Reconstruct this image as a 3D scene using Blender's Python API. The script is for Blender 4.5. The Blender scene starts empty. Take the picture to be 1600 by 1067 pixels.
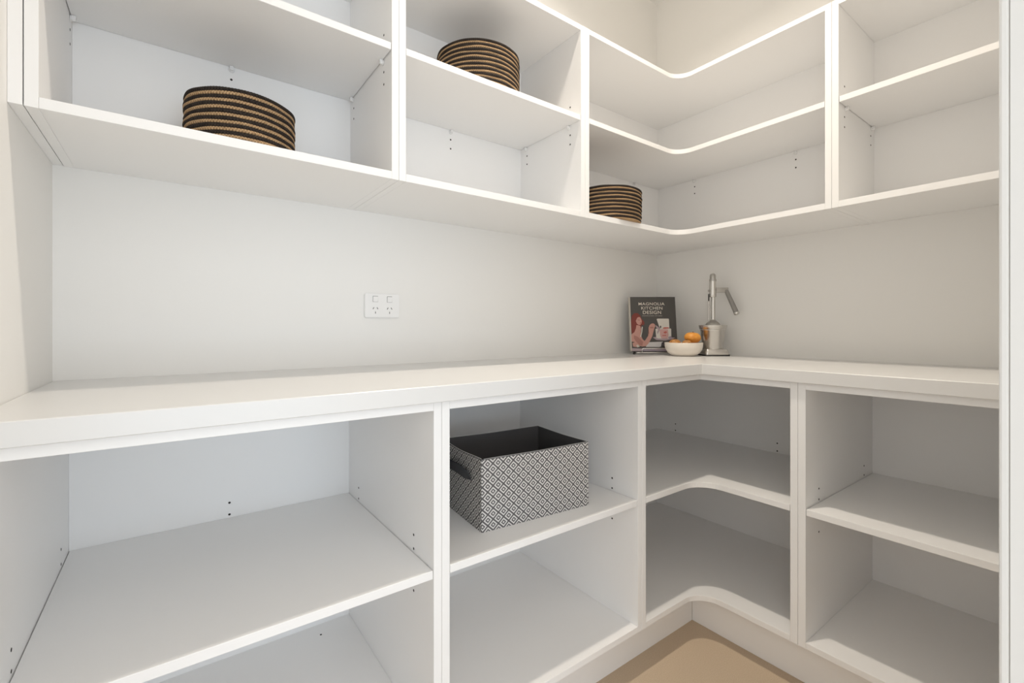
import bpy, bmesh, math, random
from mathutils import Vector, Matrix
random.seed(4)
sc = bpy.context.scene
C = sc.collection
PI = math.pi
S = 0.955                       # survey units -> metres
ZF = 0.08                       # floor offset in survey units
def P(x, y, z): return Vector((x * S, y * S, (z + ZF) * S))

# ---------------------------------------------------------------- camera, world, lights, exposure
cd = bpy.data.cameras.new('camera'); cam = bpy.data.objects.new('camera', cd); C.objects.link(cam)
cam.location = P(-2.1111, -1.5653, 1.0284)
cam.rotation_euler = (PI / 2, 0, -0.6432)
cd.sensor_width = 36; cd.sensor_fit = 'HORIZONTAL'
cd.lens = 724.6 / 1600 * 36
cd.shift_x = -0.00635; cd.shift_y = -0.0134
cd.clip_start = 0.02
sc.camera = cam

sc.cycles.max_bounces = 14; sc.cycles.diffuse_bounces = 10
wd = bpy.data.worlds.new('daylight'); sc.world = wd; wd.use_nodes = True
bg = wd.node_tree.nodes['Background']
bg.inputs[0].default_value = (0.985, 0.975, 0.955, 1)
bg.inputs[1].default_value = 1.88

def area(name, loc, rot, sx, sy, power, col, shape='RECTANGLE'):
    l = bpy.data.lights.new(name, 'AREA'); l.shape = shape; l.size = sx
    if shape == 'RECTANGLE': l.size_y = sy
    l.energy = power; l.color = col
    o = bpy.data.objects.new(name, l); C.objects.link(o); o.location = loc; o.rotation_euler = rot
    return o
CEIL = (2.7805 + ZF) * S
dlt = area('assumed_downlight_beam', (-1.06 * S, -0.76 * S, CEIL - 0.012), (0, 0, 0), 0.085, 0, 13.9, (1.0, 0.90, 0.77), 'DISK')  # assumed lamp out of view, placed from the shadow directions
dlt.data.spread = math.radians(146)
area('added_blue_fill', (-2.0, -4.6, .75), (PI / 2, 0, 0), 2.6, 1.1, 31, (0.56, 0.78, 1.0))  # added blue fill light behind the camera, stands in for daylight; no window built

sc.view_settings.view_transform = 'Standard'
sc.view_settings.look = 'None'
sc.view_settings.gamma = 1
sc.view_settings.use_curve_mapping = False
sc.view_settings.exposure = 0.0

# ---------------------------------------------------------------- materials
def mat(name, col, rough=.5, metal=0, bump=None, vary=None, spec=.5, coat=0):
    m = bpy.data.materials.new(name); m.use_nodes = True
    nt = m.node_tree; b = nt.nodes['Principled BSDF']
    b.inputs['Base Color'].default_value = (*col, 1)
    b.inputs['Roughness'].default_value = rough
    b.inputs['Metallic'].default_value = metal
    b.inputs['Specular IOR Level'].default_value = spec
    b.inputs['Coat Weight'].default_value = coat
    tc = nt.nodes.new('ShaderNodeTexCoord')
    if bump:
        n = nt.nodes.new('ShaderNodeTexNoise'); n.inputs['Scale'].default_value = bump[0]; n.inputs['Detail'].default_value = 4
        nt.links.new(tc.outputs['Object'], n.inputs['Vector'])
        bp = nt.nodes.new('ShaderNodeBump'); bp.inputs['Strength'].default_value = bump[1]; bp.inputs['Distance'].default_value = bump[2]
        nt.links.new(n.outputs['Fac'], bp.inputs['Height']); nt.links.new(bp.outputs['Normal'], b.inputs['Normal'])
    if vary:
        n = nt.nodes.new('ShaderNodeTexNoise'); n.inputs['Scale'].default_value = vary[0]; n.inputs['Detail'].default_value = 5
        nt.links.new(tc.outputs['Object'], n.inputs['Vector'])
        r = nt.nodes.new('ShaderNodeValToRGB')
        r.color_ramp.elements[0].position = .35; r.color_ramp.elements[1].position = .65
        r.color_ramp.elements[0].color = (*vary[1], 1); r.color_ramp.elements[1].color = (*col, 1)
        nt.links.new(n.outputs['Fac'], r.inputs['Fac']); nt.links.new(r.outputs['Color'], b.inputs['Base Color'])
    return m
M = {}
M['wall'] = mat('wall_paint', (.82, .812, .795), .55, bump=(220, .08, .0006))
M['ceiling'] = mat('ceiling_paint', (.80, .795, .78), .7, bump=(180, .08, .0006))
M['laminate'] = mat('white_laminate', (.86, .858, .856), .38, bump=(900, .05, .0002))
M['bench'] = mat('benchtop_laminate', (.715, .712, .705), .30, bump=(700, .05, .0002))
M['trim'] = mat('trim_paint', (.72, .725, .72), .35)
M['hole'] = mat('hole_shade_dark', (.02, .018, .016), .9)
M['pin'] = mat('clear_white_plastic', (.80, .80, .80), .25)
M['plastic'] = mat('white_plastic', (.84, .84, .84), .28)
M['slot'] = mat('socket_slot_dark', (.12, .12, .12), .6)
M['floor'] = mat('beige_carpet', (.61, .495, .37), .95, bump=(1400, .6, .002), vary=(420, (.51, .405, .30)), spec=.1)
M['floor_pale'] = mat('pale_bounce_floor', (.62, .59, .55), .5)
M['black_cord'] = mat('black_jute_cord', (.022, .017, .015), .8, bump=(900, .7, .001), vary=(500, (.05, .038, .03)), spec=.2)
M['tan_cord'] = mat('natural_jute_cord', (.62, .43, .25), .8, bump=(900, .7, .001), vary=(420, (.36, .22, .11)), spec=.2)
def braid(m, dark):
    """crevice shade and dark stitches put into the cord colour where the strands of the plait cross"""
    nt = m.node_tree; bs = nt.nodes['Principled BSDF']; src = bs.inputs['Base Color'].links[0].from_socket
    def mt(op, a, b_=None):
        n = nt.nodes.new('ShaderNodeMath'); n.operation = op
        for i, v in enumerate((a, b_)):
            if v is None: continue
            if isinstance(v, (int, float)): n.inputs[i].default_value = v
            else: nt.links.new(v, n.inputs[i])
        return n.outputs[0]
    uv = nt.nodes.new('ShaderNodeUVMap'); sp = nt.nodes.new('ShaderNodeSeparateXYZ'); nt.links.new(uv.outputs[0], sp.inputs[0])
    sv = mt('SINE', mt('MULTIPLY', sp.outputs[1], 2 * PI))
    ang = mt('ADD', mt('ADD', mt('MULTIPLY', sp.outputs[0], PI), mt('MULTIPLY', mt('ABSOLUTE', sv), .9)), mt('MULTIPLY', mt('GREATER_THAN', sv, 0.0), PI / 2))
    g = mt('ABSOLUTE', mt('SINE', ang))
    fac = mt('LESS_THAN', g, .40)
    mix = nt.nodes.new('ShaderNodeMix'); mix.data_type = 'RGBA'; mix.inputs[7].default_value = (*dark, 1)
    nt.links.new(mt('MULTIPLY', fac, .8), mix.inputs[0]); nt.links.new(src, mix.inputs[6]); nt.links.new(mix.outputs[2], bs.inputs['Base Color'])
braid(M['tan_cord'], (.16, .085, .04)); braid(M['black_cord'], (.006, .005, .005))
M['base_cord'] = mat('natural_jute_base', (.58, .40, .24), .85, bump=(900, .7, .001), spec=.2)
M['lining'] = mat('charcoal_lining', (.085, .082, .084), .75, bump=(500, .4, .001))
M['strap'] = mat('charcoal_strap', (.05, .05, .054), .8, bump=(1200, .4, .0006))
M['stitch'] = mat('white_thread', (.75, .74, .72), .8)
M['steel'] = mat('brushed_steel', (.66, .64, .61), .27, 1, bump=(600, .06, .0003))
M['wire'] = mat('bright_chrome_wire', (.93, .92, .90), .22, 1)
M['steel_dull'] = mat('satin_steel', (.50, .485, .46), .42, 1)
M['grip'] = mat('grey_grip', (.27, .26, .245), .6, .0)
M['rubber'] = mat('black_rubber', (.015, .015, .015), .6)
M['ceramic'] = mat('cream_ceramic', (.80, .74, .66), .35, bump=(90, .05, .0006))
M['orange'] = mat('orange_peel', (.78, .36, .06), .4, bump=(700, .35, .0008), vary=(60, (.68, .26, .035)))
M['brown_orange'] = mat('brownish_orange_peel', (.55, .27, .07), .5, bump=(500, .45, .0008), vary=(90, (.30, .12, .03)))
M['stem'] = mat('dark_stem', (.05, .035, .02), .8)
M['cover'] = mat('book_cover_charcoal', (.060, .055, .052), .35)
M['pages'] = mat('paper', (.78, .74, .66), .8, bump=(1500, .3, .0003))
M['spine'] = mat('cream_spine', (.60, .56, .50), .5)
M['title'] = mat('title_print', (.74, .68, .60), .5)
for k, c in dict(hair=(.20, .025, .015), skin=(.55, .29, .24), skin2=(.40, .18, .15), cloth=(.62, .58, .52), cake=(.68, .65, .60),
                 pink=(.60, .36, .34), rose=(.50, .12, .10), mauve=(.42, .33, .36), paper=(.62, .60, .60), dark=(.03, .025, .03),
                 lilac=(.36, .30, .36), lips=(.32, .05, .05)).items():
    M['art_' + k] = mat('cover_print_' + k, c, .38)
M['glow'] = mat('assumed_lamp_diffuser', (.9, .88, .82), .5)
b = M['glow'].node_tree.nodes['Principled BSDF']; b.inputs['Emission Color'].default_value = (1, .85, .68, 1); b.inputs['Emission Strength'].default_value = 4

def diamond_material():
    m = bpy.data.materials.new('grey_diamond_fabric'); m.use_nodes = True
    nt = m.node_tree; bs = nt.nodes['Principled BSDF']; bs.inputs['Roughness'].default_value = .85; bs.inputs['Specular IOR Level'].default_value = .15
    def mt(op, a, b_=None, c=None):
        n = nt.nodes.new('ShaderNodeMath'); n.operation = op
        for i, v in enumerate((a, b_, c)):
            if v is None: continue
            if isinstance(v, (int, float)): n.inputs[i].default_value = v
            else: nt.links.new(v, n.inputs[i])
        return n.outputs[0]
    uv = nt.nodes.new('ShaderNodeUVMap'); sp = nt.nodes.new('ShaderNodeSeparateXYZ'); nt.links.new(uv.outputs[0], sp.inputs[0])
    px, py = .0308, .0285
    fx = mt('ABSOLUTE', mt('SUBTRACT', mt('FRACT', mt('DIVIDE', sp.outputs[0], px)), .5))
    fy = mt('ABSOLUTE', mt('SUBTRACT', mt('FRACT', mt('DIVIDE', sp.outputs[1], py)), .5))
    d = mt('MULTIPLY', mt('ADD', fx, fy), 2.0)              # 0..2
    mm = mt('MINIMUM', d, mt('SUBTRACT', 2.0, d))           # distance from the nearest diamond's centre, 0..1
    outline = mt('GREATER_THAN', mm, .81)
    ring = mt('MULTIPLY', mt('GREATER_THAN', mm, .22), mt('LESS_THAN', mm, .50))
    fac = mt('MAXIMUM', outline, ring)
    n = nt.nodes.new('ShaderNodeTexNoise'); n.inputs['Scale'].default_value = 900
    mix = nt.nodes.new('ShaderNodeMix'); mix.data_type = 'RGBA'
    mix.inputs[6].default_value = (.66, .645, .625, 1); mix.inputs[7].default_value = (.115, .11, .112, 1)
    nt.links.new(fac, mix.inputs[0]); nt.links.new(mix.outputs[2], bs.inputs['Base Color'])
    bp = nt.nodes.new('ShaderNodeBump'); bp.inputs['Strength'].default_value = .3; bp.inputs['Distance'].default_value = .0006
    nt.links.new(n.outputs['Fac'], bp.inputs['Height']); nt.links.new(bp.outputs['Normal'], bs.inputs['Normal'])
    return m
M['diamond'] = diamond_material()

# ---------------------------------------------------------------- helpers
def link(name, bm, m, parent=None, smooth=False, loc=None):
    me = bpy.data.meshes.new(name)
    bmesh.ops.recalc_face_normals(bm, faces=bm.faces)
    bm.to_mesh(me); bm.free()
    ms = m if isinstance(m, (list, tuple)) else [m]
    for x in ms: me.materials.append(M[x])
    if smooth:
        for p in me.polygons: p.use_smooth = True
        me.set_sharp_from_angle(angle=math.radians(40))
    o = bpy.data.objects.new(name, me); C.objects.link(o)
    if parent is not None: o.parent = parent
    if loc is not None: o.location = loc
    return o
def thing(name, label, cat, loc, rz=0, group=None):
    o = bpy.data.objects.new(name, None); C.objects.link(o); o.location = loc; o.rotation_euler = (0, 0, rz)
    o.empty_display_size = .05
    if label: o['label'] = label
    if cat: o['category'] = cat
    if group: o['group'] = group
    return o
def structure(o):
    o['kind'] = 'structure'; return o
def box(bm, a, b_, bev=.0006):
    x0, x1 = sorted((a[0], b_[0])); y0, y1 = sorted((a[1], b_[1])); z0, z1 = sorted((a[2], b_[2]))
    r = bmesh.ops.create_cube(bm, size=1, matrix=Matrix.Translation(((x0 + x1) / 2, (y0 + y1) / 2, (z0 + z1) / 2)) @ Matrix.Diagonal((x1 - x0, y1 - y0, z1 - z0, 1)))
    if bev:
        es = {e for v in r['verts'] for e in v.link_edges}
        bmesh.ops.bevel(bm, geom=list(es), offset=bev, segments=2, profile=.5, affect='EDGES')
def boxo(name, m, a, b_, parent=None, org=None, bev=.0006):
    """box between two world points, stored relative to org"""
    bm = bmesh.new(); o0 = org if org is not None else Vector((0, 0, 0))
    box(bm, Vector(a) - o0, Vector(b_) - o0, bev)
    return link(name, bm, m, parent)
def prism(bm, pts, z0, z1, bev=.0006):
    vs = [bm.verts.new((x, y, z0)) for x, y in pts]
    f = bm.faces.new(vs)
    r = bmesh.ops.extrude_face_region(bm, geom=[f])
    nv = [g for g in r['geom'] if isinstance(g, bmesh.types.BMVert)]
    bmesh.ops.translate(bm, verts=nv, vec=(0, 0, z1 - z0))
    if bev:
        es = [e for e in bm.edges if len(e.link_faces) == 2 and abs(e.verts[0].co.z - e.verts[1].co.z) < 1e-6]
        bmesh.ops.bevel(bm, geom=es, offset=bev, segments=1, affect='EDGES')
def lathe(bm, prof, seg=48, cx=0, cy=0, wob=None):
    rings = []
    for r, z in prof:
        if r < 1e-6: rings.append([bm.verts.new((cx, cy, z))])
        else: rings.append([bm.verts.new((cx + r * math.cos(2 * PI * k / seg), cy + r * math.sin(2 * PI * k / seg), z)) for k in range(seg)])
    for a, c in zip(rings, rings[1:]):
        if len(a) == 1 and len(c) == 1: continue
        for k in range(seg):
            k2 = (k + 1) % seg
            if len(a) == 1: bm.faces.new((a[0], c[k2], c[k]))
            elif len(c) == 1: bm.faces.new((a[k], a[k2], c[0]))
            else: bm.faces.new((a[k], a[k2], c[k2], c[k]))
def tube(bm, pts, r, seg=10, cap=True, flat=None):
    pts = [Vector(p) for p in pts]; rings = []
    up = Vector((0, 0, 1)); prev = None
    for i, p in enumerate(pts):
        t = (pts[min(i + 1, len(pts) - 1)] - pts[max(i - 1, 0)]).normalized()
        if prev is None:
            n = t.cross(up);
            if n.length < 1e-3: n = t.cross(Vector((1, 0, 0)))
            n.normalize()
        else: n = (prev - t * prev.dot(t)).normalized()
        prev = n; bn = t.cross(n); rr = r[i] if isinstance(r, (list, tuple)) else r
        rings.append([bm.verts.new(p + n * rr * math.cos(2 * PI * k / seg) + bn * rr * math.sin(2 * PI * k / seg)) for k in range(seg)])
    for a, c in zip(rings, rings[1:]):
        for k in range(seg): bm.faces.new((a[k], a[(k + 1) % seg], c[(k + 1) % seg], c[k]))
    if cap: bm.faces.new(rings[0]); bm.faces.new(rings[-1])
def arc_pts(c, a, bdir, r, n=6):
    return [Vector(c) + Vector(a) * r * math.cos(PI / 2 * k / n) + Vector(bdir) * r * math.sin(PI / 2 * k / n) for k in range(n + 1)]

# survey numbers (units of S metres, z from bench datum)
L, DU, DUB = 2.3393, .3873, .3756
F1, F2 = 2.3197, 2.3004
A1B, A1C, A2B, A2 = 1.6454, 1.6059, .9523, .9111
B1, B1B = .9441, .9835
ZUB, TU, MB_, MT_, TTB, TT = 1.4209, 1.4411, 1.7615, 1.7801, 2.0800, 2.0980
DB, DBB, ZBB = .6385, .6025, .863
DL, DLB, ZO = .6200, .5887, .8423
C1, C1B, C2, C2B, E1, E1B, C0 = 1.5996, 1.6398, .8917, .9313, .9257, .969, 2.3104
ST, SB, B0, B0B = .4840, .4650, .0844, .0657
UB = .036                        # upper back panel face
YN = -1.472                      # inner face of the near (door) wall
CZ = 2.7805
JX = -1.290                      # door jamb face

# ---------------------------------------------------------------- room shell
def slab(name, m, a, b_, bev=0): return structure(boxo(name, m, P(*a), P(*b_), bev=bev))
slab('floor', 'floor', (-L - .15, YN - .06, -ZF - .1), (.15, .15, -ZF))
slab('floor_kitchen', 'floor_pale', (-L - 3, -6.2, -ZF - .1), (3, YN - .06, -ZF))  # unseen floor beyond the doorway, made pale to bounce light in low
slab('ceiling', 'ceiling', (-L - .15, YN - .12, CZ), (.15, .15, CZ + .1))
slab('wall_back', 'wall', (-L - .15, 0, -ZF), (0, .15, CZ))
slab('wall_right', 'wall', (0, YN - .12, -ZF), (.15, .15, CZ))
slab('wall_left', 'wall', (-L - .15, YN - .12, -ZF), (-L, 0, CZ))
# near wall with the doorway the photograph is taken from
slab('wall_front', 'wall', (JX + .02, YN - .12, -ZF), (0, YN, CZ))
slab('wall_front_header', 'wall', (-L, YN - .12, 2.12), (JX + .02, YN, CZ))
slab('trim_1', 'laminate', (-L + .0003, -DU, ZUB + .0003), (-F1 - .0009, -.0005, 2.40), .0006)      # filler strip beside the upper cabinets
# door lining + architrave
dr = structure(thing('door_1', None, None, P(JX, YN, -ZF)))
o0 = P(JX, YN, -ZF)
boxo('jamb', 'trim', P(JX, YN - .13, -ZF), P(JX + .02, YN, 2.10), dr, o0, .0003)
boxo('jamb', 'trim', P(-L + .0, YN - .13, -ZF), P(-L + .025, YN, 2.10), dr, o0, .0008)
boxo('door_head', 'trim', P(-L + .025, YN - .13, 2.10), P(JX + .02, YN - .001, 2.12), dr, o0, .0008)
boxo('architrave', 'trim', P(JX + .0008, YN, -ZF), P(JX + .065, YN + .010, 2.165), dr, o0, .0028)
boxo('architrave', 'trim', P(-L + .02, YN, 2.1005), P(JX - .0005, YN + .010, 2.165), dr, o0, .0022)
boxo('door_stop', 'trim', P(JX - .010, YN - .11, -ZF), P(JX, YN - .075, 2.10), dr, o0, .0008)
# kickboards under the lower cabinets
slab('baseboard_back', 'laminate', (-L + .001, -.552, -ZF), (-.5285, -.534, B0B - .0008), .0006)
slab('baseboard_right', 'laminate', (-.528, YN + .012, -ZF), (-.510, -.552 + .0, B0B - .0008), .0006)

# ---------------------------------------------------------------- cabinets
def disc_hole(t, org, p, axis, r=.0030):
    """a drilled shelf-pin hole: dark disc on the panel face, coloured for the shade inside"""
    bm = bmesh.new()
    lathe(bm, [(r, .0001), (r * .95, .0005), (r * .8, .0004), (0, .0003)], 14)
    rot = {'y-': Matrix.Rotation(PI / 2, 4, 'X'), 'x-': Matrix.Rotation(-PI / 2, 4, 'Y'), 'x+': Matrix.Rotation(PI / 2, 4, 'Y'), 'y-2': Matrix.Rotation(PI / 2, 4, 'X'), 'z': Matrix.Identity(4)}[axis]
    bmesh.ops.transform(bm, matrix=Matrix.Translation(p - org) @ rot, verts=bm.verts)
    return link('pin_hole', bm, 'hole', t)
def shelf_pin(t, org, p, axis):
    """plastic shelf support: flange, peg and little saddle under the shelf"""
    bm = bmesh.new()
    lathe(bm, [(0, .0005), (.0068, .0005), (.0072, .0015), (.0066, .0028), (.0048, .0035), (.0046, .0088), (.0036, .0100), (0, .0102)], 16)
    box(bm, (-.0045, .001, .0028), (.0045, .0066, .0105), .0006)
    rot = {'y-': Matrix.Rotation(PI / 2, 4, 'X'), 'x-': Matrix.Rotation(-PI / 2, 4, 'Y') @ Matrix.Rotation(-PI / 2, 4, 'Z'), 'x+': Matrix.Rotation(PI / 2, 4, 'Y') @ Matrix.Rotation(PI / 2, 4, 'Z'),}[axis]
    bmesh.ops.transform(bm, matrix=Matrix.Translation(p - org) @ rot, verts=bm.verts)
    return link('shelf_pin', bm, 'pin', t, smooth=True)
G = .0016                        # clearance of adjustable shelves

def run_cabinet(name, label, x0, x1, pt, zb0, zb1, shelf, zt0, zt1, depth, back, lower=False):
    """cabinet on the back wall; inner faces at x0 (left) and x1 (right); pt = panel thicknesses left, right"""
    org = P(x0 - pt[0], -depth, zb0); t = thing(name, label, 'cabinet', org)
    boxo('side_panel', 'laminate', P(x0 - pt[0], -depth, zb0), P(x0, -.0005, zt1), t, org)
    boxo('side_panel', 'laminate', P(x1, -depth, zb0), P(x1 + pt[1], -.0005, zt1), t, org)
    boxo('bottom_panel', 'laminate', P(x0 + .0002, -depth, zb0), P(x1 - .0002, -back, zb1), t, org)
    if lower:
        boxo('top_rail', 'laminate', P(x0 + .0002, -depth, zt0), P(x1 - .0002, -depth + .10, zt1), t, org)
    else:
        boxo('top_panel', 'laminate', P(x0 + .0002, -depth, zt0), P(x1 - .0002, -back, zt1), t, org)
    boxo('back_panel', 'laminate', P(x0 + .0002, -back, zb0 + .0002), P(x1 - .0002, -.0006, zt1), t, org, 0)
    boxo('shelf', 'laminate', P(x0 + G, -depth + .001, shelf[0]), P(x1 - G, -back - G * .6, shelf[1]), t, org, .0008)
    return t, org
def ell(x0, y0, xb, yb, dx, dy, r, n=12):
    """L outline: left end x0, right-run end y0 (positive numbers), back offsets xb,yb, depths dx (right run), dy (back run)"""
    pts = [(-x0, -yb), (-x0, -dy)]
    cx, cy = -dx - r, -dy - r
    # concave corner rounded with radius r
    for k in range(n + 1):
        a = PI / 2 - PI / 2 * k / n
        pts.append((cx + r * math.cos(a), cy + r * math.sin(a)))
    pts += [(-dx, -y0), (-xb, -y0), (-xb, -yb)]
    return [(x * S, y * S) for x, y in pts]
def ello(name, m, pts, z0, z1, t, org, bev=.0006):
    bm = bmesh.new(); prism(bm, [(x - org.x, y - org.y) for x, y in pts], (z0 + ZF) * S - org.z, (z1 + ZF) * S - org.z, bev)
    return link(name, bm, m, t)

# upper cabinets
sl = .0008
u1, og1 = run_cabinet('upper_cabinet', 'white open upper cabinet against the left wall, holding the widest black and tan basket',
                -F2, -A1B, (F1 - F2 - sl, (A1B - A1C) / 2 - sl / 2), ZUB, TU, (MB_, MT_), TTB, TT, DU, UB)
u2, og2 = run_cabinet('upper_cabinet', 'white open upper cabinet in the middle of the back wall, holding the highest striped basket',
                -A1C, -A2B, ((A1B - A1C) / 2 - sl / 2, (A2B - A2) / 2 - sl / 2), ZUB, TU, (MB_, MT_), TTB, TT, DU, UB)
# corner upper
og3 = P(-A2, -DU, ZUB); u3 = thing('upper_corner_cabinet', 'white L-shaped upper corner cabinet with rounded inner shelf edges', 'cabinet', og3)
hp = (A2B - A2) / 2 - sl / 2; hb = (B1B - B1) / 2 - sl / 2
boxo('side_panel', 'laminate', P(-A2 - hp, -DU, ZUB), P(-A2, -.0005, TT), u3, og3)
boxo('side_panel', 'laminate', P(-DUB, -B1 - hb, ZUB), P(-.0005, -B1, TT), u3, og3)
ello('bottom_panel', 'laminate', ell(A2 - .0002, B1 - .0002, UB, UB, DUB, DU, .07), ZUB, TU, u3, og3)
ello('top_panel', 'laminate', ell(A2 - .0002, B1 - .0002, UB, UB, DUB, DU, .07), TTB, TT, u3, og3)
ello('shelf', 'laminate', ell(A2 - G, B1 - G, UB + G * .6, UB + G * .6, DUB - .001, DU - .001, .07), MB_, MT_, u3, og3)
boxo('back_panel', 'laminate', P(-A2 + .0002, -UB, ZUB + .0002), P(-.0006, -.0006, TT), u3, og3, 0)
boxo('back_panel', 'laminate', P(-UB, -B1 + .0002, ZUB + .0002), P(-.0006, -UB, TT), u3, og3, 0)
# right upper: runs along the right wall to the door wall
og4 = P(-DUB, -B1B, ZUB); u4 = thing('upper_cabinet', 'white open empty upper cabinet on the right wall beside the doorway', 'cabinet', og4)
YE = YN + .014
boxo('side_panel', 'laminate', P(-DUB, -B1B, ZUB), P(-.0005, -B1B + hb, TT), u4, og4)
boxo('side_panel', 'laminate', P(-DUB, YE, ZUB), P(-.0005, YE + .019, TT), u4, og4)
boxo('bottom_panel', 'laminate', P(-DUB, YE + .0192, ZUB), P(-UB, -B1B - .0002, TU), u4, og4)
boxo('top_panel', 'laminate', P(-DUB, YE + .0192, TTB), P(-UB, -B1B - .0002, TT), u4, og4)
boxo('shelf', 'laminate', P(-DUB + .001, YE + .019 + G, MB_), P(-UB - G * .6, -B1B - G, MT_), u4, og4, .0008)
boxo('back_panel', 'laminate', P(-UB, YE + .0192, ZUB + .0002), P(-.0006, -B1B - .0002, TT), u4, og4, 0)

# lower cabinets
l1, ol1 = run_cabinet('lower_cabinet', 'wide empty white lower cabinet at the left wall with one shelf',
                -C0, -C1B, (L - C0 - .001, (C1B - C1) / 2 - sl / 2), B0B, B0, (SB, ST), ZO, ZBB - .0006, DL, .003, True)
l2, ol2 = run_cabinet('lower_cabinet', 'white lower cabinet in the middle holding the patterned fabric box on its shelf',
                -C1, -C2B, ((C1B - C1) / 2 - sl / 2, (C2B - C2) / 2 - sl / 2), B0B, B0, (SB, ST), ZO, ZBB - .0006, DL, .003, True)
ol3 = P(-C2, -DL, B0B); l3 = thing('lower_corner_cabinet', 'white L-shaped lower corner cabinet with two rounded empty shelves', 'cabinet', ol3)
hp = (C2B - C2) / 2 - sl / 2; hb = (E1B - E1) / 2 - sl / 2
boxo('side_panel', 'laminate', P(-C2 - hp, -DL, B0B), P(-C2, -.0005, ZBB - .0006), l3, ol3)
boxo('side_panel', 'laminate', P(-DLB, -E1 - hb, B0B), P(-.0005, -E1, ZBB - .0006), l3, ol3)
ello('bottom_panel', 'laminate', ell(C2 - .0002, E1 - .0002, .003, .003, DLB, DL, .085), B0B, B0, l3, ol3)
ello('shelf', 'laminate', ell(C2 - G, E1 - G, .004, .004, DLB - .001, DL - .001, .085), SB, ST, l3, ol3)
boxo('back_panel', 'laminate', P(-C2 + .0002, -.003, B0B + .0002), P(-.0006, -.0006, ZBB - .001), l3, ol3, 0)
boxo('back_panel', 'laminate', P(-.003, -E1 + .0002, B0B + .0002), P(-.0006, -.003, ZBB - .001), l3, ol3, 0)
boxo('top_rail', 'laminate', P(-C2 + .0002, -DL, ZO), P(-DLB - .0001, -DL + .02, ZBB - .0006), l3, ol3)
boxo('top_rail', 'laminate', P(-DLB, -E1 + .0002, ZO), P(-DLB + .02, -DL + .02, ZBB - .0006), l3, ol3)
ol4 = P(-DLB, -E1B, B0B); l4 = thing('lower_cabinet', 'empty white lower cabinet on the right wall beside the doorway', 'cabinet', ol4)
boxo('side_panel', 'laminate', P(-DLB, -E1B, B0B), P(-.0005, -E1B + hb, ZBB - .0006), l4, ol4)
boxo('side_panel', 'laminate', P(-DLB, YE, B0B), P(-.0005, YE + .019, ZBB - .0006), l4, ol4)
boxo('bottom_panel', 'laminate', P(-DLB, YE + .0192, B0B), P(-.003, -E1B - .0002, B0), l4, ol4)
boxo('shelf', 'laminate', P(-DLB + .001, YE + .019 + G, SB), P(-.004, -E1B - G, ST), l4, ol4, .0008)
boxo('back_panel', 'laminate', P(-.003, YE + .0192, B0B + .0002), P(-.0006, -E1B - .0002, ZBB - .001), l4, ol4, 0)
boxo('top_rail', 'laminate', P(-DLB, YE + .0192, ZO), P(-DLB + .10, -E1B - .0002, ZBB - .0006), l4, ol4)

# shelf pins and drilled holes
def hs(t, org, pts, axis):
    for p in pts: disc_hole(t, org, P(*p), axis)
def ps(t, org, pts, axis):
    for p in pts: shelf_pin(t, org, P(*p), axis)
PZ = 1.7535
UH = (1.8275, 1.7265, 1.693)
hs(u1, og1, [(-F2, y, z) for y in (-.331, -.066) for z in UH], 'x+')
hs(u1, og1, [(-A1B, y, z) for y in (-.331, -.0709) for z in UH], 'x-')
ps(u1, og1, [(-F2, -.3265, PZ), (-F2, -.066, PZ)], 'x+'); ps(u1, og1, [(-A1B, -.3265, PZ), (-A1B, -.066, PZ)], 'x-')
ps(u1, og1, [(-1.975, -UB, PZ)], 'y-'); hs(u1, og1, [(-1.975, -UB, 1.7265), (-1.975, -UB, 1.693)], 'y-')
hs(u2, og2, [(-A2B, y, z) for y in (-.332, -.077) for z in UH], 'x-')
hs(u2, og2, [(-A1C, y, z) for y in (-.332, -.077) for z in UH], 'x+')
ps(u2, og2, [(-A2B, -.3265, PZ), (-A2B, -.074, PZ)], 'x-'); ps(u2, og2, [(-A1C, -.3265, PZ), (-A1C, -.074, PZ)], 'x+')
ps(u2, og2, [(-1.280, -UB, PZ)], 'y-'); hs(u2, og2, [(-1.280, -UB, 1.7265), (-1.280, -UB, 1.693)], 'y-')
ps(u3, og3, [(-.237, -UB, PZ), (-.70, -UB, PZ)], 'y-'); hs(u3, og3, [(-.237, -UB, 1.7265), (-.237, -UB, 1.693)], 'y-')
ps(u3, og3, [(-UB, -.249, PZ), (-UB, -.7156, PZ)], 'x-')
hs(u3, og3, [(-UB, y, z) for y in (-.251, -.7156) for z in (1.7265, 1.693)], 'x-')
hs(u4, og4, [(x, -B1B, z) for x in (-.3252, -.073) for z in UH], 'y-')
ps(u4, og4, [(-.318, -B1B, PZ), (-.066, -B1B, PZ)], 'y-')
LH = (.5265, .4930, .3915)
hs(l1, ol1, [(-C0, y, z) for y in (-.5128, -.1035) for z in LH], 'x+')
hs(l1, ol1, [(-C1B, y, z) for y in (-.5128, -.1008) for z in LH], 'x-')
hs(l1, ol1, [(-1.9766, -.003, z) for z in LH], 'y-')
hs(l1, ol1, [(-1.7418, -.0591, B0)], 'z')
hs(l2, ol2, [(-C2B, y, z) for y in (-.5129, -.1008) for z in LH], 'x-')
hs(l2, ol2, [(-C1, y, z) for y in (-.5129, -.1008) for z in LH], 'x+')
hs(l3, ol3, [(-.003, y, z) for y in (-.1193, -.6273) for z in LH], 'x-')
hs(l3, ol3, [(-C2, y, z) for y in (-.5129, -.1008) for z in LH], 'x+')
hs(l4, ol4, [(x, -E1B, z) for x in (-.492, -.0933) for z in LH], 'y-')

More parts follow.
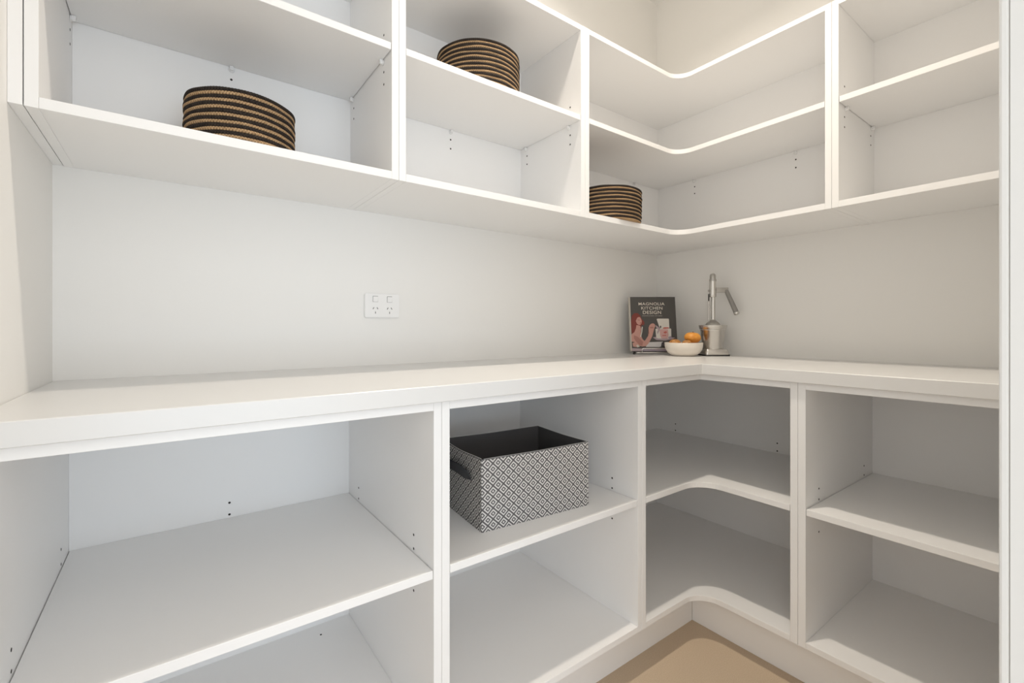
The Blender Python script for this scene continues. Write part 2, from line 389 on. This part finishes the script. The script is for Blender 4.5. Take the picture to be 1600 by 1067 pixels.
# ---------------------------------------------------------------- benchtop
bm = bmesh.new()
pts = [(-L + .0008, -.0008), (-L + .0008, -DB), (-DBB, -DB), (-DBB, YE), (-.0008, YE), (-.0008, -.0008)]
prism(bm, [(x * S, y * S) for x, y in pts], (ZBB + ZF) * S, (.9 + ZF) * S, .0012)
bt = link('benchtop', bm, 'bench')
bt['label'] = 'long white L-shaped benchtop with square front edge over the lower cabinets'; bt['category'] = 'countertop'

# ---------------------------------------------------------------- power outlet
oc = P(-1.5293, 0, 1.1038)
po = thing('power_outlet', 'white double power outlet with two rocker switches on the back wall', 'outlet', oc)
def rrect(w, h, r, n=6):
    out = []
    for sx, sy, a0 in ((1, 1, 0), (-1, 1, 90), (-1, -1, 180), (1, -1, 270)):
        for k in range(n + 1):
            a = math.radians(a0 + 90 * k / n); out.append((sx * (w / 2 - r) + r * math.cos(a), sy * (h / 2 - r) + r * math.sin(a)))
    return out
def plate(name, m, w, h, r, y0, y1, cx, cz, parent, bev=.0008, tilt=0):
    bm = bmesh.new(); prism(bm, rrect(w, h, r), 0, y1 - y0, 0)
    top = [f for f in bm.faces if f.normal.z > .9 or f.calc_center_median().z > (y1 - y0) * .99]
    if bev:
        es = [e for e in bm.edges if all(v.co.z > (y1 - y0) * .99 for v in e.verts)]
        bmesh.ops.bevel(bm, geom=es, offset=bev, segments=3, affect='EDGES')
    bmesh.ops.transform(bm, matrix=Matrix.Translation((cx, -y0, cz)) @ Matrix.Rotation(PI / 2 + tilt, 4, 'X'), verts=bm.verts)
    return link(name, bm, m, parent, smooth=True)
plate('faceplate', 'plastic', .116, .0785, .007, .0003, .0095, 0, 0, po, .0016)
for cx in (-.0235, .0240):
    plate('switch_recess', 'slot', .0175, .0195, .0015, .0095, .0097, cx, .0215, po, 0)
    plate('rocker_switch', 'plastic', .0158, .0178, .0014, .0093, .0122, cx, .0212, po, .0006, math.radians(4))
    for dx, dz, a in ((-.0066, -.0085, 28), (.0066, -.0085, -28), (0, -.0225, 0)):
        bm = bmesh.new(); box(bm, (-.0011, -.0002, -.0034), (.0011, .0002, .0034), 0)
        bmesh.ops.transform(bm, matrix=Matrix.Translation((cx + dx, -.00975, dz)) @ Matrix.Rotation(math.radians(a), 4, 'Y'), verts=bm.verts)
        link('socket_slot', bm, 'slot', po)

# ---------------------------------------------------------------- coiled baskets
def basket(label, x, y, z, r, h, npair, bulge=.03, rot=0):
    org = P(x, y, z); t = thing('basket', label, 'basket', org, rot, 'striped coiled baskets')
    r *= S; h *= S; n = npair * 2; ch = h / n; m = 10
    for i in range(n):
        zc = (i + .5) * ch; f = (i + .5) / n
        R = r * (1 - bulge * (1 - math.sin(f * PI * .62 + .25)) ) - ch * .55
        black = (i % 2 == 1) if n % 2 == 0 else (i % 2 == 0)
        nb = max(60, round(2 * PI * R / .0062)); ph = random.random() * 6; NS = nb * 6
        bm = bmesh.new(); uvl = bm.loops.layers.uv.new('UVMap'); rings = []
        for k in range(NS):
            a = 2 * PI * k / NS
            wob = 0.0009 * math.sin(a * 3 + i * 1.3) + .0004 * math.sin(a * 11 + ph)
            zw = .0004 * math.sin(a * 5 + ph) + .0003 * math.sin(a * 9 + i)
            ring = []
            for q in range(m):
                p = 2 * PI * q / m
                # plaited cord: strands lean opposite ways above and below the middle
                s_ = abs(math.sin(nb / 2 * a + .9 * abs(math.sin(p)) + (PI / 2 if math.sin(p) > 0 else 0)))
                rr = ch * ((.63, .56) if bulge == 0 else (.70, .52))[0 if black else 1] * (.80 + .24 * math.sqrt(s_))
                ring.append(bm.verts.new(((R + wob + rr * math.cos(p)) * math.cos(a), (R + wob + rr * math.cos(p)) * math.sin(a), zc + zw + rr * math.sin(p) * .92)))
            rings.append(ring)
        for k in range(NS):
            a_, c_ = rings[k], rings[(k + 1) % NS]
            for q in range(m):
                f = bm.faces.new((a_[q], a_[(q + 1) % m], c_[(q + 1) % m], c_[q]))
                for lp, (kk, qq) in zip(f.loops, ((k, q), (k, q + 1), (k + 1, q + 1), (k + 1, q))): lp[uvl].uv = (kk / 6, qq / m)
        if i == 0:
            zmin = min(v.co.z for v in bm.verts); bmesh.ops.translate(bm, verts=bm.verts, vec=(0, 0, -zmin))
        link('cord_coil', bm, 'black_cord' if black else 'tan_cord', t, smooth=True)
    bm = bmesh.new(); Rb = r * (1 - bulge) - ch
    prof = [(0, .0005)]
    for k in range(1, 40):
        f = k / 39; prof.append((Rb * f, .0035 + .0012 * math.sin(k * PI)))
    prof = [(0, .001), (Rb, .001), (Rb, .005), (0, .005)]
    lathe(bm, prof, 64); link('basket_base', bm, 'base_cord', t)
    return t
basket('low wide black and tan coiled basket on the lower left shelf above the benchtop', -1.9635, -.1700, TU, .124, .152, 9, .0, .4)
basket('tall black and tan coiled basket standing highest, on the middle shelf of the middle cabinet', -1.2575, -.1950, MT_, .1417, .167, 11, .03, 1.1)
basket('black and tan coiled basket in the upper corner cabinet, partly hidden by the divider', -.6907, -.2747, TU, .1339, .129, 9, .03, 2.0)

# ---------------------------------------------------------------- patterned fabric box
rz = math.atan2(-.031, .372)
bw, bd, bh = .373 * S, .280 * S, .192 * S
fl = P(-1.452, -.5238, ST)
ct = fl + Matrix.Rotation(rz, 3, 'Z') @ Vector((bw / 2, bd / 2, .0003))
fb = thing('fabric_box', 'open fabric storage box with grey and white diamond pattern and dark lining', 'storage box', ct, rz)
def box_perim(w, d, r, n):
    """points around a rounded rectangle, with arc length"""
    pts = []
    corners = [(w / 2 - r, -d / 2 + r, -90), (w / 2 - r, d / 2 - r, 0), (-w / 2 + r, d / 2 - r, 90), (-w / 2 + r, -d / 2 + r, 180)]
    raw = []
    for cx, cy, a0 in corners:
        for k in range(5):
            a = math.radians(a0 + 90 * k / 4); raw.append(Vector((cx + r * math.cos(a), cy + r * math.sin(a))))
    for i, p in enumerate(raw):
        q = raw[(i + 1) % len(raw)]; seg = max(1, int((q - p).length / .008))
        for k in range(seg): pts.append(p.lerp(q, k / seg))
    return pts
def rim_drop(p, w, d):
    """soft fabric rim: straight at the corners, sagging a little between them"""
    fx = 1 - min(1, abs(abs(p.x) - w / 2) / .01); fy = 1 - min(1, abs(abs(p.y) - d / 2) / .01)
    if fx > fy: return .0035 * math.cos(p.y / d * PI) ** 2 * (1.4 if p.x < 0 else .6)
    return .0015 * math.cos(p.x / w * PI) ** 2
def shell(name, m, w, d, h0, h1, inset, closed_bottom):
    bm = bmesh.new(); uvl = bm.loops.layers.uv.new('UVMap')
    pts = box_perim(w, d, .006, 0); nz = 12; rows = []; arc = [0]
    for i in range(len(pts)): arc.append(arc[-1] + (pts[(i + 1) % len(pts)] - pts[i]).length)
    for j in range(nz + 1):
        f = j / nz; row = []
        for p in pts:
            z = h0 + (h1 - h0) * f - rim_drop(p, w, d) * f * f
            bul = .0022 * math.sin(f * PI) * (math.cos(p.x / w * PI) if abs(abs(p.y) - d / 2) < .004 else math.cos(p.y / d * PI))
            nrm = Vector((0, math.copysign(1, p.y))) if abs(abs(p.y) - d / 2) < .004 else Vector((math.copysign(1, p.x), 0))
            q = p + nrm * bul - nrm * .002 * math.sin(f * PI / 2) * (1 if name == 'outer_fabric' else 1)
            row.append(bm.verts.new((q.x, q.y, z)))
        rows.append(row)
    n = len(pts); seam = min(range(n), key=lambda i: (pts[i] - Vector((-w / 2 + .003, -d / 2 + .003))).length)
    for j in range(nz):
        for i in range(n):
            f = bm.faces.new((rows[j][i], rows[j][(i + 1) % n], rows[j + 1][(i + 1) % n], rows[j + 1][i]))
            for lp, (a, jj) in zip(f.loops, ((i, j), (i + 1, j), (i + 1, j + 1), (i, j + 1))):
                lp[uvl].uv = (arc[a] - arc[seam] + 1.0, (h0 + (h1 - h0) * jj / nz))
    if closed_bottom: bm.faces.new(rows[0])
    return bm, rows
bm, _ = shell('outer_fabric', 'diamond', bw, bd, 0.0, bh, 0, True)
o = link('outer_fabric', bm, 'diamond', fb, smooth=True)
bm, _ = shell('lining', 'lining', bw - .006, bd - .006, .004, bh + .0004, 0, True)
o = link('lining', bm, 'lining', fb, smooth=True)
# rolled rim joining fabric and lining
bm = bmesh.new(); pts = box_perim(bw - .003, bd - .003, .006, 0)
ring = []
for p in pts:
    nrm = Vector((0, math.copysign(1, p.y))) if abs(abs(p.y) - bd / 2) < .006 else Vector((math.copysign(1, p.x), 0))
    q = p - nrm * .002; ring.append(Vector((q.x, q.y, bh - rim_drop(p, bw, bd))))
tube(bm, ring + [ring[0]], .0017, 6, cap=False)
link('rim', bm, 'lining', fb, smooth=True)
bm = bmesh.new()                                     # running stitch on the inside of the rim
for i in range(0, len(ring)):
    p, q = ring[i], ring[(i + 1) % len(ring)]
    if (q - p).length < .004: continue
    for a, c in ((.05, .32), (.55, .82)):
        cc = Vector((0, 0, .0016))
        tube(bm, [p.lerp(q, a) + cc, p.lerp(q, c) + cc], .0009, 5)
so = link('rim_stitching', bm, 'stitch', fb); so['kind'] = 'stuff'
# strap handles on the two short ends
for sx in (-1, 1):
    bm = bmesh.new(); prof = []; n = 18
    for k in range(n + 1):
        a = PI * k / n
        prof.append((-.066 * math.cos(a), bh - .066 + .020 * math.sin(a) ** .7, .0015 + .012 * math.sin(a)))
    wv = .013; vs = []
    for k, (yy, zz, out) in enumerate(prof):
        x = sx * (bw / 2 + out)
        t_ = Vector((0, prof[min(k + 1, n)][0] - prof[max(k - 1, 0)][0], prof[min(k + 1, n)][1] - prof[max(k - 1, 0)][1])).normalized()
        nn = Vector((0, -t_.z, t_.y)); c0 = Vector((x, yy, zz)); th_ = Vector((sx * .0018, 0, 0))
        vs.append([bm.verts.new(c0 + nn * wv), bm.verts.new(c0 - nn * wv), bm.verts.new(c0 - nn * wv + th_), bm.verts.new(c0 + nn * wv + th_)])
    for a, c in zip(vs, vs[1:]):
        for q in range(4): bm.faces.new((a[q], a[(q + 1) % 4], c[(q + 1) % 4], c[q]))
    bm.faces.new(vs[0]); bm.faces.new(vs[-1])
    link('strap_handle', bm, 'strap', fb, smooth=True)

# ---------------------------------------------------------------- cookbook on a wire stand
YAW = -.6432
ZB = (.9 + ZF) * S
bk_c = P(-.2325, -.1615, .9)                       # under the book's front face centre
W_, H_, T_ = .2135, .258, .024
tilt = math.radians(-9)
Z0 = .0135
bk = thing('cookbook', 'dark hardcover cookbook with pale title lettering, propped upright on a wire stand', 'book', bk_c + Vector((0, 0, Z0)), YAW)
bk.rotation_euler = (Matrix.Rotation(YAW, 3, 'Z') @ Matrix.Rotation(tilt, 3, 'X')).to_euler()
# local: x right, z up, -y towards the viewer
def kid(name, m, fn, smooth=False):
    bm = bmesh.new(); fn(bm); return link(name, bm, m, bk, smooth)
kid('front_cover', 'cover', lambda bm: box(bm, (-W_ / 2 + .002, 0, 0), (W_ / 2, .003, H_), .0008))
kid('back_cover', 'cover', lambda bm: box(bm, (-W_ / 2 + .002, T_ - .003, 0), (W_ / 2, T_, H_), .0008))
kid('spine', 'spine', lambda bm: box(bm, (-W_ / 2 - .0025, .0002, 0), (-W_ / 2 + .0018, T_ - .0002, H_), .0012))
kid('page_block', 'pages', lambda bm: box(bm, (-W_ / 2 + .004, .0032, .003), (W_ / 2 - .003, T_ - .0032, H_ - .003), .0004))
def art(px, py): return ((px - 115) / 600 * W_ - W_ / 2, (805 - py) / 700 * H_)
ART = [
 ('mauve', 1, [(118, 765), (300, 772), (560, 768), (715, 775), (715, 803), (118, 803)]),
 ('lilac', 2, [(240, 775), (330, 768), (420, 790), (520, 780), (620, 790), (640, 803), (240, 803)]),
 ('paper', 2, [(330, 690), (524, 682), (530, 735), (470, 752), (300, 750)]),
 ('dark', 3, [(512, 690), (545, 692), (546, 735), (500, 742), (505, 715)]),
 ('hair', 1, [(122, 420), (135, 350), (165, 318), (210, 316), (245, 345), (262, 390), (292, 425), (296, 455), (280, 475), (262, 465), (240, 520), (200, 560), (150, 600), (122, 570)]),
 ('skin', 2, [(190, 470), (238, 480), (250, 520), (240, 590), (262, 650), (305, 690), (262, 745), (215, 735), (160, 690), (119, 680), (119, 590), (160, 560), (180, 515)]),
 ('skin2', 3, [(150, 600), (200, 620), (250, 668), (285, 705), (262, 738), (215, 722), (175, 680), (150, 640)]),
 ('skin', 4, [(185, 385), (215, 368), (240, 368), (254, 392), (262, 420), (254, 434), (256, 450), (240, 468), (218, 470), (196, 452), (184, 420)]),
 ('skin2', 5, [(205, 398), (232, 402), (240, 412), (216, 412)]), ('lips', 5, [(236, 440), (252, 440), (250, 450), (238, 450)]),
 ('hair', 5, [(160, 318), (215, 318), (246, 350), (252, 374), (228, 364), (206, 374), (184, 396), (176, 430), (160, 470), (140, 450)]),
 ('cloth', 4, [(258, 490), (272, 494), (262, 560), (244, 625), (230, 620), (250, 560)]),
 ('skin', 5, [(255, 742), (262, 700), (300, 660), (335, 610), (352, 560), (346, 505), (360, 475), (380, 455), (410, 448), (432, 462), (436, 486), (424, 508), (412, 545), (392, 610), (360, 670), (330, 715), (295, 742)]),
 ('skin2', 6, [(362, 500), (395, 492), (416, 500), (408, 512), (372, 512)]),
 ('mauve', 1, [(398, 628), (470, 618), (620, 625), (690, 632), (650, 652), (560, 668), (440, 660)]),
 ('cake', 2, [(436, 520), (470, 514), (636, 514), (643, 522), (640, 632), (620, 642), (470, 642), (442, 632)]),
 ('pink', 3, [(490, 530), (520, 522), (600, 526), (606, 600), (590, 642), (510, 642), (494, 600)]),
 ('rose', 4, [(545, 556), (575, 548), (588, 565), (565, 580), (540, 572)]), ('rose', 4, [(520, 600), (575, 596), (570, 608), (524, 610)]),
 ('cake', 4, [(458, 394), (475, 388), (612, 388), (620, 394), (620, 508), (600, 514), (500, 512), (490, 500)]),
 ('rose', 5, [(535, 505), (560, 498), (612, 500), (612, 514), (560, 520), (536, 516)]),
 ('mauve', 5, [(440, 470), (470, 490), (500, 520), (480, 560), (462, 590), (455, 560), (470, 530), (446, 500)]),
 ('dark', 6, [(496, 490), (505, 474), (516, 492), (512, 506), (498, 506)]),
 ('lilac', 5, [(594, 622), (640, 610), (646, 640), (610, 648)]),
 ('skin', 4, [(130, 700), (160, 690), (200, 715), (215, 745), (180, 752), (135, 745)]), ('cloth', 5, [(175, 728), (200, 722), (222, 745), (190, 756)]),
]
names = []; bm = bmesh.new()
for c, lay, pts in ART:
    if c not in names: names.append(c)
    y = -.0001 - lay * .00008
    vs = [bm.verts.new((art(*p)[0], y, art(*p)[1])) for p in pts]
    f = bm.faces.new(vs); f.material_index = names.index(c)
bmesh.ops.triangulate(bm, faces=bm.faces)
me = bpy.data.meshes.new('cover_photo'); bm.to_mesh(me); bm.free()
for c in names: me.materials.append(M['art_' + c])
o = bpy.data.objects.new('cover_photo', me); C.objects.link(o); o.parent = bk; o['label'] = 'printed picture of a red haired person and a two tier cake'
def text(s, name, size_h, width, cx, cz, m, parent, y=-.0006, bold=.0):
    cu = bpy.data.curves.new('t', 'FONT'); cu.body = s; cu.size = 1; cu.align_x = 'CENTER'; cu.offset = bold; cu.space_character = 1.08
    to = bpy.data.objects.new('t', cu); C.objects.link(to)
    bpy.context.view_layer.update()
    me = bpy.data.meshes.new_from_object(to.evaluated_get(bpy.context.evaluated_depsgraph_get()))
    bpy.data.objects.remove(to); bpy.data.curves.remove(cu)
    xs = [v.co.x for v in me.vertices]; ys = [v.co.y for v in me.vertices]
    sx = width / (max(xs) - min(xs)); sy = size_h / (max(ys) - min(ys)); mx = (max(xs) + min(xs)) / 2; my = min(ys)
    for v in me.vertices: v.co = Vector((cx + (v.co.x - mx) * sx, y, cz + (v.co.y - my) * sy))
    me.name = name; me.materials.clear(); me.materials.append(M[m])
    o = bpy.data.objects.new(name, me); C.objects.link(o); o.parent = parent
    return o
k = W_ / 600
for s, x0, x1, y0, y1 in (('MAGNOLIA', 228, 572, 178, 215), ('KITCHEN', 262, 541, 232, 271), ('DESIGN', 281, 521, 286, 328)):
    text(s, 'title_lettering', (y1 - y0) / 700 * H_, (x1 - x0) * k, art((x0 + x1) / 2, 0)[0], art(0, y1)[1], 'title', bk, bold=.004)
text('favourite projects and recipes', 'subtitle_lettering', 12 / 700 * H_, 262 * k, art(403, 0)[0], art(0, 358)[1], 'title', bk)
# wire stand
stn = thing('book_stand', 'bent silver wire book stand with black feet under the cookbook', 'stand', bk_c, YAW)
wr = .0019
bm = bmesh.new()
def wire(pts, r=wr): tube(bm, pts, r, 8)
lw = .066
def corner(a, b_, c, r=.008, n=6):
    a, b_, c = Vector(a), Vector(b_), Vector(c); d1 = (a - b_).normalized(); d2 = (c - b_).normalized()
    p0, p1 = b_ + d1 * r, b_ + d2 * r
    return [p0.lerp(b_, t).lerp(b_.lerp(p1, t), t) for t in [k / n for k in range(n + 1)]]
# front lip, base runners, ledge
pa = [(-lw, .05, .0070)] + corner((-lw, .05, .0070), (-lw, -.026, .0070), (-lw, -.030, .026), .006) + corner((-lw, -.026, .0070), (-lw, -.030, .028), (lw, -.030, .028), .008) \
   + corner((-lw, -.030, .028), (lw, -.030, .028), (lw, -.026, .007), .008) + corner((lw, -.030, .028), (lw, -.026, .0070), (lw, .05, .0070), .006) + [(lw, .05, .0070)]
wire(pa)
link('front_lip', bm, 'wire', stn, smooth=True)
bm = bmesh.new()
wire([(-lw - .02, -.010, .0078), (lw + .02, -.010, .0078)]); wire([(-lw - .02, .030, .0078), (lw + .02, .030, .0078)])
link('ledge_wire', bm, 'wire', stn, smooth=True)
bm = bmesh.new()
wire([(-lw, .05, .007)] + [(-lw, .050 + .03 * k / 5, .007 + .19 * k / 5) for k in range(1, 6)] + [(lw, .080, .197)] + [(lw, .050 + .03 * k / 5, .007 + .19 * k / 5) for k in range(5, -1, -1)])
link('back_rest', bm, 'wire', stn, smooth=True)
for sx in (-1, 1):
    for yy in (-.010, .030):
        bm = bmesh.new(); lathe(bm, [(0, 0), (.0045, 0), (.005, .002), (.005, .009), (.0035, .0115), (0, .012)], 14, sx * (lw + .021 + .012 * (yy < 0)), yy)
        link('foot', bm, 'rubber', stn, smooth=True)

# ---------------------------------------------------------------- bowl of fruit
bc = P(-.236 + .001, -.3215, .9)
bo = thing('fruit_bowl', 'shallow cream ceramic bowl of orange fruit in front of the cookbook', 'bowl', bc)
R = .0800
prof = [(0, .004), (.030, .004), (.034, .0), (.045, .0), (.052, .003), (.066, .014), (.076, .030), (.0790, .043), (R, .0568), (R - .0012, .0584), (R - .0040, .0576), (.0755, .043), (.072, .030), (.061, .016), (.045, .008), (0, .007)]
bm = bmesh.new(); lathe(bm, prof, 72); link('bowl_body', bm, 'ceramic', bo, smooth=True)
def fruit(label, px, py, pz, rx, ry, rz_, m, rot, cat='fruit', leafy=True):
    o0 = Vector((px, py, pz)); t = thing('orange_fruit', label, cat, o0); t.rotation_euler = rot
    bm = bmesh.new(); bmesh.ops.create_uvsphere(bm, u_segments=40, v_segments=26, radius=1)
    for v in bm.verts:
        c = v.co.normalized(); k = 1 - .05 * max(0, abs(c.z) - .8) * 5
        v.co = Vector((c.x * rx * k, c.y * ry * k, c.z * rz_ * (1 - .10 * max(0, (abs(c.z) - .75)) * 4)))
        v.co *= 1 + .008 * math.sin(7 * c.x + 3) * math.sin(5 * c.y + 1)
    link('peel', bm, m, t, smooth=True)
    bm = bmesh.new(); lathe(bm, [(0, -.004), (.0035, -.004), (.0030, .0006), (.0018, .0012), (.0013, .0036), (0, .0040)], 10)
    bmesh.ops.translate(bm, verts=bm.verts, vec=(0, 0, rz_ * .90)); link('stem', bm, 'stem', t, smooth=True)
    return t
vd = Vector((.6, .8, 0)); vr = Vector((.8, -.6, 0))
b0_ = bc + Vector((0, 0, 0))
for lab, ar, ad, z, rx, ry, rz_, m, rot in (
    ('large bright orange fruit piled highest at the right of the cream bowl', .041, .006, .0795, .0355, .030, .0255, 'orange', (.0, .08, -.6)),
    ('brownish orange fruit at the left inside the cream bowl', -.037, .004, .0440, .0300, .0270, .0320, 'brown_orange', (0, 0, 0)),
    ('small brownish orange fruit at the front middle inside the cream bowl', .000, -.036, .0440, .0225, .0225, .0290, 'brown_orange', (0, 0, .3)),
    ('unseen orange fruit added as support under the large bright one in the cream bowl', .033, .010, .0325, .0230, .0230, .0215, 'orange', (0, 0, 1.3))):  # last fruit is added out of sight to hold up the large one
    fp = bc + vr * ar + vd * ad; fruit(lab, fp.x, fp.y, fp.z + z, rx, ry, rz_, m, rot)

# ---------------------------------------------------------------- citrus juicer
jc = P(-.0985, -.381, .9)
ju = thing('citrus_juicer', 'tall stainless steel lever citrus press beside the fruit bowl', 'juicer', jc, YAW)
u = .00295 * S                                     # metres per photo pixel at the juicer
def jk(name, m, fn, smooth=True):
    bm = bmesh.new(); fn(bm); return link(name, bm, m, ju, smooth)
HB = .052
def base_body(bm):
    pts0 = rrect(.104, .118, .010, 5); pts1 = rrect(.094, .106, .010, 5)
    lv = [(pts0, .005), (pts0, .016), (pts1, .0285)]
    rows = [[bm.verts.new((x, y, z)) for x, y in p] for p, z in lv]
    n = len(pts0)
    for a, c in zip(rows, rows[1:]):
        for i in range(n): bm.faces.new((a[i], a[(i + 1) % n], c[(i + 1) % n], c[i]))
    bm.faces.new(rows[0]); bm.faces.new(rows[-1])
jk('base', 'steel', base_body)
jk('base_pad', 'rubber', lambda bm: prism(bm, rrect(.110, .124, .012, 5), 0, .006, .0008))
YC = -.006
def z_at(v): return (1.0284 + (512.07 - v) * .00295 - .9) * S
zr, zcb = z_at(508.5), .0285
jk('cup', 'steel', lambda bm: lathe(bm, [(0, zcb), (15.0 * u, zcb), (15.4 * u, zcb + .004), (18.2 * u, z_at(517)), (18.8 * u, z_at(516)), (18.8 * u, z_at(514.8)), (18.0 * u, z_at(514.8)), (0, z_at(514.8))], 56, 0, YC))
jk('strainer_collar', 'steel', lambda bm: lathe(bm, [(0, z_at(514.4)), (19.4 * u, z_at(514.4)), (19.9 * u, z_at(513.4)), (20.8 * u, z_at(509.4)), (21.0 * u, z_at(508.2)), (20.2 * u, z_at(507.8)), (19.4 * u, z_at(508.6)), (0, z_at(508.8))], 56, 0, YC))
jk('press_cone', 'steel_dull', lambda bm: lathe(bm, [(0, z_at(508.6)), (11.5 * u, z_at(508.6)), (11.2 * u, z_at(507)), (9.2 * u, z_at(504.4)), (6.2 * u, z_at(502)), (4.0 * u, z_at(500.5)), (3.6 * u, z_at(499)), (0, z_at(499))], 40, 0, YC))
jk('column', 'steel', lambda bm: lathe(bm, [(0, z_at(499.2)), (3.0 * u, z_at(499.2)), (3.0 * u, z_at(462)), (0, z_at(462))], 24, .5 * u, YC))
jk('guide_rod', 'steel', lambda bm: lathe(bm, [(0, zcb), (1.0 * u, zcb), (1.0 * u, z_at(462)), (0, z_at(462))], 12, -4.6 * u, YC + .012))
jk('sleeve', 'steel', lambda bm: lathe(bm, [(0, z_at(464)), (4.6 * u, z_at(464)), (5.2 * u, z_at(462.5)), (5.2 * u, z_at(456)), (4.8 * u, z_at(440)), (4.8 * u, z_at(438.2)), (0, z_at(438.2))], 32, 0, YC))
jk('cap', 'steel_dull', lambda bm: lathe(bm, [(0, z_at(439)), (5.3 * u, z_at(439)), (5.4 * u, z_at(436.5)), (4.6 * u, z_at(436)), (4.5 * u, z_at(430.5)), (3.4 * u, z_at(427.8)), (1.8 * u, z_at(427)), (0, z_at(426.8))], 32, 0, YC))
jk('side_screw', 'steel_dull', lambda bm: tube(bm, [(-4.5 * u, YC, z_at(454)), (-7.0 * u, YC, z_at(454))], .0045, 14))
jk('latch', 'rubber', lambda bm: box(bm, (-7.0 * u, YC - .003, z_at(470)), (-6.0 * u, YC + .003, z_at(459)), .0008))
za, zb_ = z_at(449), z_at(456.5)
def arm(bm):
    box(bm, (3.8 * u, YC - .011, z_at(456.5)), (23.0 * u, YC - .008, z_at(449.2)), .0008)
    box(bm, (3.8 * u, YC + .008, z_at(456.5)), (23.0 * u, YC + .011, z_at(449.2)), .0008)
    tube(bm, [(21.0 * u, YC - .0135, z_at(452.5)), (21.0 * u, YC + .0135, z_at(452.5))], .004, 12)
    tube(bm, [(4.6 * u, YC - .0135, z_at(452.5)), (4.6 * u, YC + .0135, z_at(452.5))], .004, 12)
jk('lever_arm', 'steel_dull', arm)
hd0, hd1 = Vector((19.6 * u, YC - .006, z_at(452.5))), Vector((33.0 * u, YC - .022, z_at(488)))
jk('lever_handle', 'grip', lambda bm: tube(bm, [hd0, hd0.lerp(hd1, .04), hd0.lerp(hd1, .5), hd1], [.0070, .0088, .0098, .0108], 20))
dv = (hd1 - hd0).normalized()
jk('handle_knob', 'steel', lambda bm: tube(bm, [hd1 - dv * .001, hd1 + dv * .002, hd1 + dv * .007, hd1 + dv * .011, hd1 + dv * .0125], [.0112, .0122, .0120, .0085, .003], 20))
def pourer(bm): box(bm, (-9.2 * u, YC - .054, z_at(536)), (-4.0 * u, YC - .0465, z_at(520)), .002)

# ---------------------------------------------------------------- assumed recessed ceiling lamp, out of view, inferred from the shadows
dl = thing('assumed_downlight', 'assumed round recessed ceiling lamp with white ring above the pantry floor', 'ceiling light', Vector((-1.06 * S, -.76 * S, CEIL)))
bm = bmesh.new(); lathe(bm, [(.044, -.0005), (.055, -.0005), (.056, -.003), (.052, -.006), (.046, -.006), (.044, -.0005)], 40); link('trim_ring', bm, 'plastic', dl, smooth=True)
bm = bmesh.new(); lathe(bm, [(0, -.001), (.0435, -.001), (.0435, -.003), (0, -.003)], 32); link('diffuser', bm, 'glow', dl)
